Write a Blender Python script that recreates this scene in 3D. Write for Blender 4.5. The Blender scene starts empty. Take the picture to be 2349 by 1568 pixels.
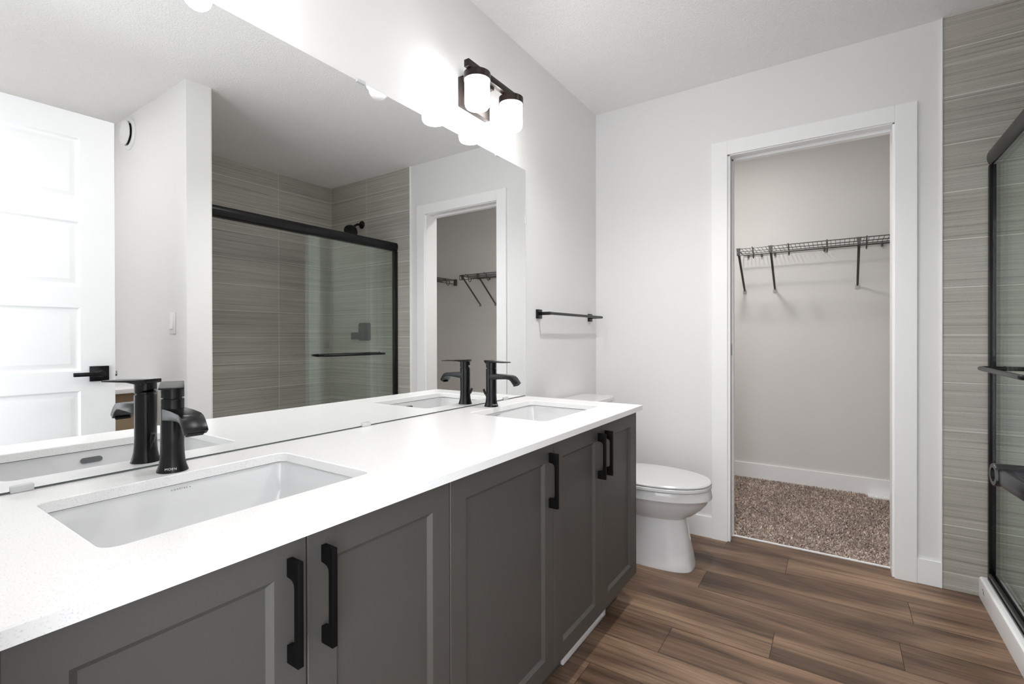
import bpy, bmesh, math, random
from mathutils import Vector, Matrix

C = bpy.context.scene.collection
SC = bpy.context.scene
random.seed(7)

# ------------------------------------------------------------------ camera, world, exposure
cam_d = bpy.data.cameras.new('camera')
cam = bpy.data.objects.new('camera', cam_d)
C.objects.link(cam)
YAW, PITCH, ROLL, FPX = 0.5915, -0.0033, -0.0020, 1111.02
fw = Vector((-math.sin(YAW), math.cos(YAW), 0))
rt = Vector((math.cos(YAW), math.sin(YAW), 0))
up = Vector((0, 0, 1))
f2 = fw*math.cos(PITCH) + up*math.sin(PITCH)
u2 = up*math.cos(PITCH) - fw*math.sin(PITCH)
r3 = rt*math.cos(ROLL) + u2*math.sin(ROLL)
u3 = u2*math.cos(ROLL) - rt*math.sin(ROLL)
mw = Matrix((r3, u3, -f2)).transposed().to_4x4()
mw.translation = Vector((1.2309, 0.0, 1.0834))
cam.matrix_world = mw
cam_d.sensor_fit = 'HORIZONTAL'
cam_d.sensor_width = 36.0
cam_d.lens = 36.0*FPX/2349.0
cam_d.shift_y = -(784 - 777.05)/2349.0
cam_d.clip_start = 0.02
SC.camera = cam

wd = bpy.data.worlds.new('world')
SC.world = wd
wd.use_nodes = True
wb = wd.node_tree.nodes['Background']
wb.inputs['Color'].default_value = (0.93, 0.96, 1.0, 1)
wb.inputs['Strength'].default_value = 3.1   # daylight of the bedroom behind the camera

SC.view_settings.view_transform = 'Standard'
SC.view_settings.look = 'None'
SC.view_settings.gamma = 1.0
SC.view_settings.use_curve_mapping = False
SC.view_settings.exposure = 0.36
SC.cycles.use_denoising = True
SC.cycles.max_bounces = 14
SC.cycles.diffuse_bounces = 8
SC.cycles.glossy_bounces = 8
SC.cycles.transparent_max_bounces = 16
SC.cycles.sample_clamp_indirect = 6.0

LAMP, POTN, POTF, CLOSET, ALCOVE_FILL, DAY = 16.0, 12.0, 43.0, 44.0, 155.0, 3.1     # emission of the shades, the recessed lights, the closet light and the added alcove fill

# ------------------------------------------------------------------ measures
D = 2.765        # far wall
H = 2.449        # ceiling
XT = 1.606       # where the tile starts
XB = 2.618       # tile face at the back of the shower
YP0, YP1 = 1.1645, 1.290   # partition faces
HC = 0.805       # countertop
YB = 4.10        # closet back wall
XCR = 2.56       # closet right wall
YN = 0.08        # near wall face


# ------------------------------------------------------------------ materials
def mat(name, col, rough=0.5, metal=0.0, spec=0.5, emit=None, estr=0.0, coat=0.0):
    m = bpy.data.materials.new(name); m.use_nodes = True
    b = m.node_tree.nodes['Principled BSDF']
    b.inputs['Base Color'].default_value = (*col, 1)
    b.inputs['Roughness'].default_value = rough
    b.inputs['Metallic'].default_value = metal
    b.inputs['Specular IOR Level'].default_value = spec
    if coat: b.inputs['Coat Weight'].default_value = coat
    if emit:
        b.inputs['Emission Color'].default_value = (*emit, 1)
        b.inputs['Emission Strength'].default_value = estr
    return m


def N(m, t, **kw):
    n = m.node_tree.nodes.new(t)
    for k, v in kw.items():
        if k in ('Scale', 'Detail', 'Roughness', 'Distortion', 'Strength', 'Distance', 'Fac'):
            n.inputs[k].default_value = v
        else:
            setattr(n, k, v)
    return n


def L(m, a, b): m.node_tree.links.new(a, b)
def BS(m): return m.node_tree.nodes['Principled BSDF']


def coords(m, scale=(1, 1, 1)):
    tc = N(m, 'ShaderNodeTexCoord'); mp = N(m, 'ShaderNodeMapping')
    mp.inputs['Scale'].default_value = scale
    L(m, tc.outputs['Object'], mp.inputs['Vector'])
    return mp.outputs['Vector']


def ramp(m, fac, stops):
    r = N(m, 'ShaderNodeValToRGB')
    el = r.color_ramp.elements
    while len(el) < len(stops): el.new(0.5)
    for e, (p, c) in zip(el, stops):
        e.position = p
        e.color = (c, c, c, 1) if isinstance(c, (int, float)) else (*c, 1)
    L(m, fac, r.inputs['Fac'])
    return r.outputs['Color']


def mixc(m, fac, a, b, blend='MIX'):
    x = N(m, 'ShaderNodeMix', data_type='RGBA', blend_type=blend)
    for s, v in ((0, fac), (6, a), (7, b)):
        if hasattr(v, 'links'): L(m, v, x.inputs[s])
        elif isinstance(v, tuple): x.inputs[s].default_value = (*v, 1)
        else: x.inputs[s].default_value = v
    return x.outputs[2]


def bump(m, height, strength, dist):
    b = N(m, 'ShaderNodeBump', Strength=strength, Distance=dist)
    L(m, height, b.inputs['Height']); L(m, b.outputs['Normal'], BS(m).inputs['Normal'])


def painted(name, col, rough, scale=220, strength=0.12, dist=0.001):
    m = mat(name, col, rough, spec=0.35)
    n = N(m, 'ShaderNodeTexNoise', Scale=scale, Detail=3.0)
    L(m, coords(m), n.inputs['Vector'])
    bump(m, n.outputs['Fac'], strength, dist)
    return m


M = {}
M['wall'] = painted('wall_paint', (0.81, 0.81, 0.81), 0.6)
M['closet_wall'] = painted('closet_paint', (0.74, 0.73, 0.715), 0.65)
M['trim'] = painted('trim_paint', (0.92, 0.925, 0.93), 0.35, 60, 0.03)
M['door'] = painted('door_paint', (0.74, 0.745, 0.75), 0.38, 60, 0.03)

m = mat('ceiling_texture', (0.93, 0.928, 0.925), 0.9, spec=0.1)
co = coords(m)
n1 = N(m, 'ShaderNodeTexNoise', Scale=130, Detail=4.0, Roughness=0.6); L(m, co, n1.inputs['Vector'])
h = ramp(m, n1.outputs['Fac'], [(0.42, 0.0), (0.62, 1.0)])
bump(m, h, 0.5, 0.0035)
M['ceiling'] = m

m = mat('cabinet_paint', (0.076, 0.0715, 0.066), 0.42, spec=0.45)
n1 = N(m, 'ShaderNodeTexNoise', Scale=900, Detail=2.0); L(m, coords(m), n1.inputs['Vector'])
bump(m, n1.outputs['Fac'], 0.15, 0.0006)
M['cabinet'] = m
M['gap'] = mat('dark_gap', (0.01, 0.01, 0.01), 0.9)

m = mat('quartz', (0.90, 0.90, 0.90), 0.22, spec=0.5)
n1 = N(m, 'ShaderNodeTexNoise', Scale=420, Detail=2.0); L(m, coords(m), n1.inputs['Vector'])
L(m, ramp(m, n1.outputs['Fac'], [(0.30, (0.74, 0.74, 0.73)), (0.42, (0.90, 0.90, 0.90))]), BS(m).inputs['Base Color'])
M['quartz'] = m
M['ceramic'] = mat('white_ceramic', (0.76, 0.765, 0.77), 0.08, coat=0.5)
M['plastic'] = mat('white_plastic', (0.84, 0.845, 0.85), 0.3)
M['acrylic'] = mat('white_acrylic', (0.92, 0.93, 0.94), 0.16)
M['seat'] = mat('seat_plastic', (0.70, 0.705, 0.71), 0.18)
m = mat('matte_black', (0.005, 0.005, 0.006), 0.26, spec=0.32)
n1 = N(m, 'ShaderNodeTexNoise', Scale=1400, Detail=2.0); L(m, coords(m), n1.inputs['Vector'])
bump(m, n1.outputs['Fac'], 0.1, 0.0004)
M['black'] = m
M['pull'] = mat('pull_black', (0.003, 0.003, 0.003), 0.55, spec=0.12)
M['bronze'] = mat('dark_bronze', (0.018, 0.011, 0.009), 0.34, metal=0.4)
M['chrome'] = mat('chrome', (0.7, 0.7, 0.7), 0.15, metal=1.0)
M['gunmetal'] = mat('gunmetal_wire', (0.10, 0.098, 0.095), 0.4, metal=0.5)
M['zinc'] = mat('zinc_plate', (0.36, 0.36, 0.35), 0.4, metal=0.6)
M['clip'] = mat('clear_clip', (0.62, 0.63, 0.64), 0.15)
M['shade'] = mat('glowing_opal_glass', (0.9, 0.9, 0.9), 0.3, emit=(1.0, 0.965, 0.93), estr=LAMP)
M['pot'] = mat('recessed_lens', (0.9, 0.9, 0.9), 0.3, emit=(1.0, 0.98, 0.96), estr=min(12.0, (POTN+POTF)))
M['alcove_fill_lens'] = mat('alcove_fill_lens', (0.9, 0.9, 0.9), 0.3, emit=(1.0, 0.98, 0.96), estr=ALCOVE_FILL)
M['closet_lens'] = mat('closet_lens', (0.9, 0.9, 0.9), 0.3, emit=(1.0, 0.97, 0.94), estr=CLOSET)
M['ink'] = mat('grey_ink', (0.12, 0.12, 0.12), 0.6)
M['white_ink'] = mat('white_ink', (0.8, 0.8, 0.8), 0.6)
M['tan'] = painted('tan_board', (0.42, 0.32, 0.21), 0.6)
M['mirror'] = mat('mirror_silver', (0.93, 0.94, 0.935), 0.0, metal=1.0)
M['mirror_edge'] = mat('mirror_edge', (0.10, 0.13, 0.12), 0.2)
M['grout'] = mat('grout', (0.74, 0.72, 0.66), 0.85)
M['slot'] = mat('slot_metal', (0.16, 0.16, 0.165), 0.35, metal=0.5)
M['hole'] = mat('dark_hole', (0.05, 0.05, 0.05), 0.7)

# glass: thin sheet, clear with a faint green tint and a Fresnel reflection
m = bpy.data.materials.new('shower_glass'); m.use_nodes = True
nt = m.node_tree; nt.nodes.clear()
o = nt.nodes.new('ShaderNodeOutputMaterial'); mx = nt.nodes.new('ShaderNodeMixShader')
tr = nt.nodes.new('ShaderNodeBsdfTransparent'); gl = nt.nodes.new('ShaderNodeBsdfGlossy'); fr = nt.nodes.new('ShaderNodeFresnel')
tr.inputs['Color'].default_value = (0.972, 0.990, 0.981, 1)
gl.inputs['Roughness'].default_value = 0.0; gl.inputs['Color'].default_value = (0.95, 1.0, 0.98, 1)
ge = nt.nodes.new('ShaderNodeNewGeometry'); mr = nt.nodes.new('ShaderNodeMapRange')
mr.inputs['To Min'].default_value = 1.5; mr.inputs['To Max'].default_value = 1/1.5   # same Fresnel from both sides of the sheet
L(m, ge.outputs['Backfacing'], mr.inputs['Value']); L(m, mr.outputs[0], fr.inputs['IOR'])
L(m, fr.outputs['Fac'], mx.inputs['Fac']); L(m, tr.outputs[0], mx.inputs[1]); L(m, gl.outputs[0], mx.inputs[2])
L(m, mx.outputs[0], o.inputs['Surface'])
M['glass'] = m

# tile: greige porcelain with fine horizontal strokes
m = mat('streaked_tile', (0.3, 0.29, 0.25), 0.30, spec=0.6)
at = N(m, 'ShaderNodeAttribute', attribute_name='shade')
s1 = N(m, 'ShaderNodeTexNoise', Scale=1.0, Detail=5.0, Roughness=0.75); L(m, coords(m, (0.9, 0.9, 170)), s1.inputs['Vector'])
s2 = N(m, 'ShaderNodeTexNoise', Scale=1.0, Detail=3.0); L(m, coords(m, (2.5, 2.5, 34)), s2.inputs['Vector'])
s3 = N(m, 'ShaderNodeTexNoise', Scale=420, Detail=1.0); L(m, coords(m), s3.inputs['Vector'])
a1 = ramp(m, s1.outputs['Fac'], [(0.35, (0.22, 0.209, 0.182)), (0.44, (0.41, 0.392, 0.348)), (0.56, (0.46, 0.442, 0.40)), (0.66, (0.62, 0.603, 0.56))])
a2 = ramp(m, s2.outputs['Fac'], [(0.3, 0.95), (0.7, 1.04)])
a3 = ramp(m, s3.outputs['Fac'], [(0.28, 0.72), (0.36, 1.0), (0.70, 1.0), (0.78, 1.35)])
c1 = mixc(m, 1.0, a1, a2, 'MULTIPLY'); c2 = mixc(m, 1.0, c1, a3, 'MULTIPLY'); c3 = mixc(m, 1.0, c2, at.outputs['Color'], 'MULTIPLY')
L(m, c3, BS(m).inputs['Base Color'])
bump(m, s1.outputs['Fac'], 0.35, 0.0012)
M['tile'] = m

# wood planks: colour per plank, long grain along x
m = mat('wood_plank', (0.2, 0.12, 0.08), 0.42, spec=0.4)
at = N(m, 'ShaderNodeAttribute', attribute_name='shade')
tc = N(m, 'ShaderNodeTexCoord')
of = N(m, 'ShaderNodeVectorMath', operation='MULTIPLY_ADD')
of.inputs[1].default_value = (7.3, 3.1, 5.0)
L(m, at.outputs['Vector'], of.inputs[0]); L(m, tc.outputs['Object'], of.inputs[2])


def wn(scale, detail, rough, dist):
    mp = N(m, 'ShaderNodeMapping'); mp.inputs['Scale'].default_value = scale
    L(m, of.outputs[0], mp.inputs['Vector'])
    n = N(m, 'ShaderNodeTexNoise', Scale=1.0, Detail=detail, Roughness=rough, Distortion=dist)
    L(m, mp.outputs['Vector'], n.inputs['Vector'])
    return n.outputs['Fac']


g1 = wn((0.9, 5.0, 1), 3.0, 0.5, 1.6)
g2 = wn((2.2, 60, 1), 4.0, 0.6, 0.8)
g3 = wn((16, 420, 1), 2.0, 0.5, 0.0)
mp = N(m, 'ShaderNodeMapping'); mp.inputs['Scale'].default_value = (1.3, 9.0, 1)
L(m, of.outputs[0], mp.inputs['Vector'])
wv = N(m, 'ShaderNodeTexWave', wave_type='BANDS', bands_direction='Y', Scale=1.1, Distortion=5.0, Detail=2.0)
wv.inputs['Detail Scale'].default_value = 0.7
L(m, mp.outputs['Vector'], wv.inputs['Vector'])
base = ramp(m, g1, [(0.30, (0.070, 0.041, 0.026)), (0.42, (0.122, 0.073, 0.046)), (0.54, (0.185, 0.115, 0.073)), (0.70, (0.30, 0.195, 0.124))])
st = ramp(m, g2, [(0.32, 0.60), (0.46, 0.98), (0.72, 1.14)])
fi = ramp(m, g3, [(0.3, 0.88), (0.7, 1.08)])
wr = ramp(m, wv.outputs['Fac'], [(0.0, 0.80), (0.12, 0.97), (0.6, 1.05), (1.0, 1.0)])
c0 = mixc(m, 1.0, base, wr, 'MULTIPLY')
c1 = mixc(m, 1.0, c0, st, 'MULTIPLY'); c2 = mixc(m, 1.0, c1, fi, 'MULTIPLY')
sep = N(m, 'ShaderNodeSeparateColor'); L(m, at.outputs['Color'], sep.inputs['Color'])
cb = N(m, 'ShaderNodeMapRange'); L(m, sep.outputs['Red'], cb.inputs['Value'])
cb.inputs['To Min'].default_value = 0.86; cb.inputs['To Max'].default_value = 1.28
cc = N(m, 'ShaderNodeCombineColor')
for s in ('Red', 'Green', 'Blue'): L(m, cb.outputs[0], cc.inputs[s])
c3 = mixc(m, 1.0, c2, cc.outputs['Color'], 'MULTIPLY')
L(m, c3, BS(m).inputs['Base Color'])
bump(m, g2, 0.15, 0.0008)
M['wood'] = m
M['wood_seam'] = mat('plank_seam', (0.045, 0.028, 0.02), 0.8)

m = mat('carpet_base', (0.40, 0.32, 0.27), 1.0, spec=0.0)
M['carpet'] = m
m = mat('carpet_fiber', (0.25, 0.2, 0.17), 0.95, spec=0.05)
at = N(m, 'ShaderNodeAttribute', attribute_name='shade')
L(m, at.outputs['Color'], BS(m).inputs['Base Color'])
M['fiber'] = m


# ------------------------------------------------------------------ geometry helpers
def merge(bm, src):
    me = bpy.data.meshes.new('tmp'); src.to_mesh(me); src.free()
    bm.from_mesh(me); bpy.data.meshes.remove(me)


def box(bm, x0, x1, y0, y1, z0, z1, bev=0.0, seg=2):
    b = bmesh.new()
    bmesh.ops.create_cube(b, size=1.0)
    for v in b.verts:
        v.co = Vector(((x0+x1)/2 + v.co.x*(x1-x0), (y0+y1)/2 + v.co.y*(y1-y0), (z0+z1)/2 + v.co.z*(z1-z0)))
    if bev: bmesh.ops.bevel(b, geom=b.edges[:], offset=bev, segments=seg, affect='EDGES', profile=0.5)
    merge(bm, b)
    return bm


def BX(*a, **k): return box(bmesh.new(), *a, **k)


def loft(bm, loops, close=True, cap0=True, cap1=True):
    """loops: lists of points with equal counts"""
    vs = [[bm.verts.new(p) for p in lp] for lp in loops]
    n = len(vs[0])
    for a, b in zip(vs, vs[1:]):
        for i in range(n if close else n-1):
            j = (i+1) % n
            bm.faces.new((a[i], a[j], b[j], b[i]))
    if cap0: bm.faces.new(vs[0][::-1])
    if cap1: bm.faces.new(vs[-1])
    return bm


def lathe(bm, prof, c=(0, 0, 0), axis='z', seg=40, cap0=True, cap1=True, a0=0.0):
    """prof: (radius, height) along axis"""
    loops = []
    for r, h in prof:
        lp = []
        for i in range(seg):
            a = 2*math.pi*i/seg + a0
            u, v = r*math.cos(a), r*math.sin(a)
            p = {'z': (u, v, h), 'x': (h, u, v), 'y': (v, h, u)}[axis]
            lp.append(Vector(c)+Vector(p))
        loops.append(lp)
    return loft(bm, loops, True, cap0, cap1)


def tube(bm, pts, r, seg=12, caps=True):
    pts = [Vector(p) for p in pts]
    loops = []; prev = None
    for i, p in enumerate(pts):
        if i == 0: t = pts[1]-pts[0]
        elif i == len(pts)-1: t = pts[-1]-pts[-2]
        else: t = (pts[i+1]-p).normalized() + (p-pts[i-1]).normalized()
        t.normalize()
        if prev is None:
            a = Vector((0, 0, 1)) if abs(t.z) < 0.9 else Vector((1, 0, 0))
            u = t.cross(a).normalized()
        else:
            u = (prev - t*prev.dot(t)).normalized()
        prev = u; w = t.cross(u)
        rr = r[i] if isinstance(r, (list, tuple)) else r
        loops.append([p + u*rr*math.cos(2*math.pi*k/seg) + w*rr*math.sin(2*math.pi*k/seg) for k in range(seg)])
    return loft(bm, loops, True, caps, caps)


def prism(bm, prof, a0, a1, axis='y', bev=0.0):
    """extrude 2D profile (in the two other axes, cyclic order) from a0 to a1"""
    b = bmesh.new()

    def P(u, v, h): return {'y': (u, h, v), 'x': (h, u, v), 'z': (u, v, h)}[axis]
    loft(b, [[P(u, v, a0) for u, v in prof], [P(u, v, a1) for u, v in prof]])
    bmesh.ops.recalc_face_normals(b, faces=b.faces[:])
    if bev:
        ed = [e for e in b.edges if abs(e.calc_face_angle(0)) > 0.6]
        bmesh.ops.bevel(b, geom=ed, offset=bev, segments=2, affect='EDGES', profile=0.5)
    merge(bm, b)
    return bm


def rrect(x0, x1, y0, y1, r, z, n=6):
    pts = []
    for cx, cy, a in ((x1-r, y1-r, 0), (x0+r, y1-r, 90), (x0+r, y0+r, 180), (x1-r, y0+r, 270)):
        for i in range(n+1):
            t = math.radians(a + 90*i/n)
            pts.append(Vector((cx+r*math.cos(t), cy+r*math.sin(t), z)))
    return pts


def link(name, bm, material, parent=None, smooth=True, world=True, label=None):
    bmesh.ops.recalc_face_normals(bm, faces=bm.faces[:])
    me = bpy.data.meshes.new(name)
    if parent is not None and world:
        bmesh.ops.transform(bm, matrix=parent_world(parent).inverted(), verts=bm.verts[:])
    bm.to_mesh(me); bm.free()
    mats = material if isinstance(material, (list, tuple)) else [material]
    for x in mats: me.materials.append(M[x] if isinstance(x, str) else x)
    if smooth:
        for p in me.polygons: p.use_smooth = True
        me.set_sharp_from_angle(angle=math.radians(32))
    o = bpy.data.objects.new(name, me); C.objects.link(o)
    if parent is not None: o.parent = parent
    if label: o['label'] = label
    return o


def parent_world(o):
    m = Matrix.Translation(o.location) @ o.rotation_euler.to_matrix().to_4x4()
    return parent_world(o.parent) @ m if o.parent else m


def thing(name, label, cat, loc=(0, 0, 0), rz=0.0, group=None):
    o = bpy.data.objects.new(name, None); C.objects.link(o)
    o.empty_display_size = 0.05
    o.location = loc; o.rotation_euler = (0, 0, rz)
    o['label'] = label; o['category'] = cat
    if group: o['group'] = group
    return o


def tag(o, label, cat, group=None):
    o['label'] = label; o['category'] = cat
    if group: o['group'] = group
    return o


def struct(name, bm, material, parent=None, smooth=False):
    o = link(name, bm, material, parent, smooth)
    if parent is None: o['kind'] = 'structure'
    return o


def dup(root, loc, label=None, rz=None):
    r = root.copy(); C.objects.link(r); r.location = loc
    if rz is not None: r.rotation_euler = (0, 0, rz)
    if label: r['label'] = label
    for ch in list(root.children):
        c = ch.copy(); C.objects.link(c); c.parent = r
        for g in ch.children:
            d = g.copy(); C.objects.link(d); d.parent = c
    return r


def text_mesh(name, body, size, mtx, material, parent, spacing=1.0, extrude=0.0001):
    cu = bpy.data.curves.new(name, 'FONT')
    cu.body = body; cu.size = size; cu.extrude = extrude
    cu.align_x = 'CENTER'; cu.align_y = 'CENTER'; cu.space_character = spacing
    tmp = bpy.data.objects.new('tmp', cu); C.objects.link(tmp)
    dg = bpy.context.evaluated_depsgraph_get()
    me = bpy.data.meshes.new_from_object(tmp.evaluated_get(dg))
    bpy.data.objects.remove(tmp); bpy.data.curves.remove(cu)
    me.name = name
    me.transform(parent_world(parent).inverted() @ mtx)
    me.materials.clear(); me.materials.append(M[material])
    o = bpy.data.objects.new(name, me); C.objects.link(o); o.parent = parent
    return o


def frame_mtx(origin, xdir, ydir):
    x = Vector(xdir).normalized(); y = Vector(ydir).normalized(); z = x.cross(y)
    m = Matrix((x, y, z)).transposed().to_4x4(); m.translation = Vector(origin)
    return m


# ------------------------------------------------------------------ room shell
struct('wall_left', BX(-0.12, -0.005, -0.04, YB+0.12, 0, H), 'wall')
struct('ceiling', BX(-0.12, 2.75, -0.04, YB+0.12, H, H+0.1), 'ceiling')

# near wall with the entrance opening, the camera stands in it
bm = BX(-0.005, 0.72, -0.04, YN, 0, H); box(bm, 1.475, 2.74, -0.04, YN, 0, H); box(bm, 0.72, 1.475, -0.04, YN, 2.05, H)
struct('wall_near', bm, 'wall')
bm = BX(0.72, 0.734, -0.04, YN, 0, 2.05); box(bm, 1.461, 1.475, -0.04, YN, 0, 2.05); box(bm, 0.734, 1.461, -0.04, YN, 2.036, 2.05)
struct('trim_1', bm, 'trim')
# alcove / shower back wall, partition
struct('wall_right', BX(2.628, 2.74, YN, D+0.005, 0, H), 'wall')
struct('wall_partition', BX(1.6155, 2.628, YP0, YP1-0.008, 0, H), 'wall')

# far wall: a pocket for the sliding closet door on the left side
WF, WB = D+0.005, D+0.12
bm = BX(-0.005, 0.748, WF, WF+0.032, 0, H)
box(bm, -0.005, 0.748, WB-0.032, WB, 0, H)
box(bm, 1.448, 2.74, WF, WB, 0, H)
box(bm, 0.748, 1.448, WF, WB, 2.056, H)
struct('wall_far', bm, 'wall')
# jambs (split jamb on the pocket side and in the head)
bm = BX(0.748, 0.760, WF-0.001, WF+0.034, 0, 2.044)
box(bm, 0.748, 0.762, WB-0.034, WB+0.001, 0, 2.044)
box(bm, 1.436, 1.448, WF-0.001, WB+0.001, 0, 2.044)
box(bm, 0.748, 1.448, WF-0.001, WF+0.034, 2.040, 2.056)
box(bm, 0.748, 1.448, WB-0.034, WB+0.001, 2.036, 2.056)
box(bm, 0.748, 1.448, WF+0.034, WB-0.034, 2.050, 2.056)
struct('trim_2', bm, 'trim')
# casing on the bathroom side
CF = D-0.010
bm = BX(0.6703, 0.749, CF, WF, 0, 2.1177, bev=0.0015); box(bm, 1.4443, 1.5222, CF, WF, 0, 2.1177, bev=0.0015)
box(bm, 0.7492, 1.4441, CF, WF, 2.0437, 2.1177, bev=0.0015)
struct('trim_3', bm, 'trim')
# casing on the closet side
bm = BX(0.67, 0.752, WB, WB+0.014, 0, 2.11); box(bm, 1.444, 1.52, WB, WB+0.014, 0, 2.11); box(bm, 0.752, 1.444, WB, WB+0.014, 2.044, 2.11)
struct('trim_4', bm, 'trim')

struct('baseboard_far', box(BX(-0.005, 0.6703, D-0.006, WF, 0, 0.1125, bev=0.0015), 1.5222, 1.6035, D-0.006, WF, 0, 0.1095, bev=0.0015), 'trim')
struct('baseboard_left', BX(-0.005, 0.006, 1.95, D-0.006, 0, 0.1125, bev=0.0015), 'trim')
struct('baseboard_partition', BX(1.603, 1.6155, YP0-0.012, YP1-0.002, 0, 0.11), 'trim')
struct('trim_5', BX(XT-0.0035, XT-0.0005, D-0.007, WF, 0.0, H), 'trim')

# closet shell
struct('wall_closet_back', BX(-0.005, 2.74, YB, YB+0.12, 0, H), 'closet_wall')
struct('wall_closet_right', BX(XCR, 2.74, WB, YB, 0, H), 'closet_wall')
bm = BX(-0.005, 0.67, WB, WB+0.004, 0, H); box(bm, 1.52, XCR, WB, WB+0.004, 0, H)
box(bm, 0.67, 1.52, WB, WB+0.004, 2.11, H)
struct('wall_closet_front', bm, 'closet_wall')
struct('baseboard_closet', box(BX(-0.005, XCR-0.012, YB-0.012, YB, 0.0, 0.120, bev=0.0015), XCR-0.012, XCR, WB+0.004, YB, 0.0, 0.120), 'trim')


def shaded_quads(bm, quads, thick=0.0):
    """coloured quads: quads = [(corner points x4, rgb)] -> faces with a per-corner colour 'shade'"""
    lay = bm.loops.layers.float_color.get('shade') or bm.loops.layers.float_color.new('shade')
    for pts, col in quads:
        f = bm.faces.new([bm.verts.new(p) for p in pts])
        for lp in f.loops: lp[lay] = (*col, 1)


# floor planks: run across the room, rows 0.1756 deep
PW, PL = 0.1756, 1.22
joints = {0: 0.719, 1: 1.040, 2: 1.4135, 3: 0.730, 4: 0.25, 5: 1.033, 6: 0.7475}
quads = []
g = 0.0009
for k in range(-10, 7):
    y0 = 1.6577 + PW*k; y1 = min(y0 + PW, D+0.105)
    y0 = max(y0, -0.04)
    if y1 <= y0: continue
    j = joints.get(k, random.uniform(0, PL))
    x = j - PL*3
    while x < 2.63:
        a, b = max(x, -0.005), min(x+PL, 2.63)
        if b > a:
            c = (random.random(), random.random(), random.random())
            quads.append((((a+g, y0+g, 0), (b-g, y0+g, 0), (b-g, y1-g, 0), (a+g, y1-g, 0)), c))
        x += PL
bm = bmesh.new(); shaded_quads(bm, quads)
lay = bm.loops.layers.float_color['shade']
for f in bm.faces: f.material_index = 0
nf = len(bm.faces)
b2 = bmesh.new(); box(b2, -0.12, 2.74, -0.04, D+0.105, -0.06, -0.0012)
merge(bm, b2); bm.faces.ensure_lookup_table()
for f in bm.faces[nf:]: f.material_index = 1
me = bpy.data.meshes.new('floor'); bm.to_mesh(me); bm.free()
me.materials.append(M['wood']); me.materials.append(M['wood_seam'])
fl = bpy.data.objects.new('floor', me); C.objects.link(fl); fl['kind'] = 'structure'

struct('trim_6', BX(0.760, 1.436, 2.858, 2.869, -0.001, 0.006, bev=0.001), 'trim')
struct('floor_closet', BX(-0.005, XCR, 2.869, YB, -0.06, 0.004), 'carpet')


# carpet pile as short bent blades
def carpet():
    bm = bmesh.new()
    lay = bm.loops.layers.float_color.new('shade')
    rnd = random.Random(3)
    cols = [(0.52, 0.43, 0.37), (0.38, 0.30, 0.25), (0.66, 0.57, 0.50), (0.22, 0.16, 0.13), (0.42, 0.37, 0.34), (0.32, 0.27, 0.265)]
    n = 52000
    for i in range(n):
        y = 2.870 + rnd.random()**1.1*(YB-0.012-2.870); x = rnd.uniform(0.3, 2.0)
        if y < 2.91 and not 0.762 < x < 1.434: continue
        if x > 1.39 and x < 1.71 and y > 4.005: continue
        a = rnd.uniform(0, 6.283); w = 0.0028; hh = rnd.uniform(0.009, 0.015)
        dx, dy = math.cos(a)*w, math.sin(a)*w
        lx, ly = rnd.gauss(0, 0.005), rnd.gauss(0, 0.005)
        c = cols[rnd.randrange(6)]; k = rnd.uniform(1.05, 1.4)*(1+0.13*math.sin(9*x+5*y)*math.sin(11*y-4*x))
        p = [(x-dx, y-dy, 0.003), (x+dx, y+dy, 0.003), (x+dx*0.8+lx, y+dy*0.8+ly, hh), (x-dx*0.8+lx, y-dy*0.8+ly, hh)]
        f = bm.faces.new([bm.verts.new(q) for q in p])
        for lp in f.loops: lp[lay] = (c[0]*k, c[1]*k, c[2]*k, 1)
    me = bpy.data.meshes.new('carpet_pile'); bm.to_mesh(me); bm.free(); me.materials.append(M['fiber'])
    o = bpy.data.objects.new('carpet_pile', me); C.objects.link(o)
    o['kind'] = 'stuff'; o['label'] = 'brown speckled carpet pile on the closet floor'; o['category'] = 'carpet'


carpet()


# ------------------------------------------------------------------ shower tile (individual tiles with grout lines between)
def tile_wall(name, axis, plane, thick, cuts, zr, sgn):
    """axis 'x': wall spans x at y=plane; axis 'y': wall spans y at x=plane"""
    bm = bmesh.new(); quads = []
    e = 0.0016
    zs = [0.072 + 0.2035*k for k in range(-1, 13)]
    rnd = random.Random(hash(name) % 1000 if False else len(name)*7)
    for z0, z1 in zip(zs, zs[1:]):
        z0c, z1c = max(z0, zr[0]), min(z1, zr[1])
        if z1c - z0c < 0.004: continue
        for a, b in zip(cuts, cuts[1:]):
            s = rnd.uniform(0.93, 1.07); c = (s, s*rnd.uniform(0.99, 1.01), s*rnd.uniform(0.97, 1.02))
            if axis == 'x':
                p = [(a+e, plane, z0c+e), (b-e, plane, z0c+e), (b-e, plane, z1c-e), (a+e, plane, z1c-e)]
            else:
                p = [(plane, a+e, z0c+e), (plane, b-e, z0c+e), (plane, b-e, z1c-e), (plane, a+e, z1c-e)]
            quads.append((p, c))
    shaded_quads(bm, quads)
    nf = len(bm.faces)
    b2 = bmesh.new()
    q0, q1 = (plane+sgn*0.0006, plane+sgn*thick)
    lo, hi = min(q0, q1), max(q0, q1)
    if axis == 'x': box(b2, cuts[0], cuts[-1], lo, hi, zr[0], zr[1])
    else: box(b2, lo, hi, cuts[0], cuts[-1], zr[0], zr[1])
    merge(bm, b2); bm.faces.ensure_lookup_table()
    for f in bm.faces[nf:]: f.material_index = 1
    me = bpy.data.meshes.new(name); bm.to_mesh(me); bm.free()
    me.materials.append(M['tile']); me.materials.append(M['grout'])
    o = bpy.data.objects.new(name, me); C.objects.link(o); o['kind'] = 'structure'


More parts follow.
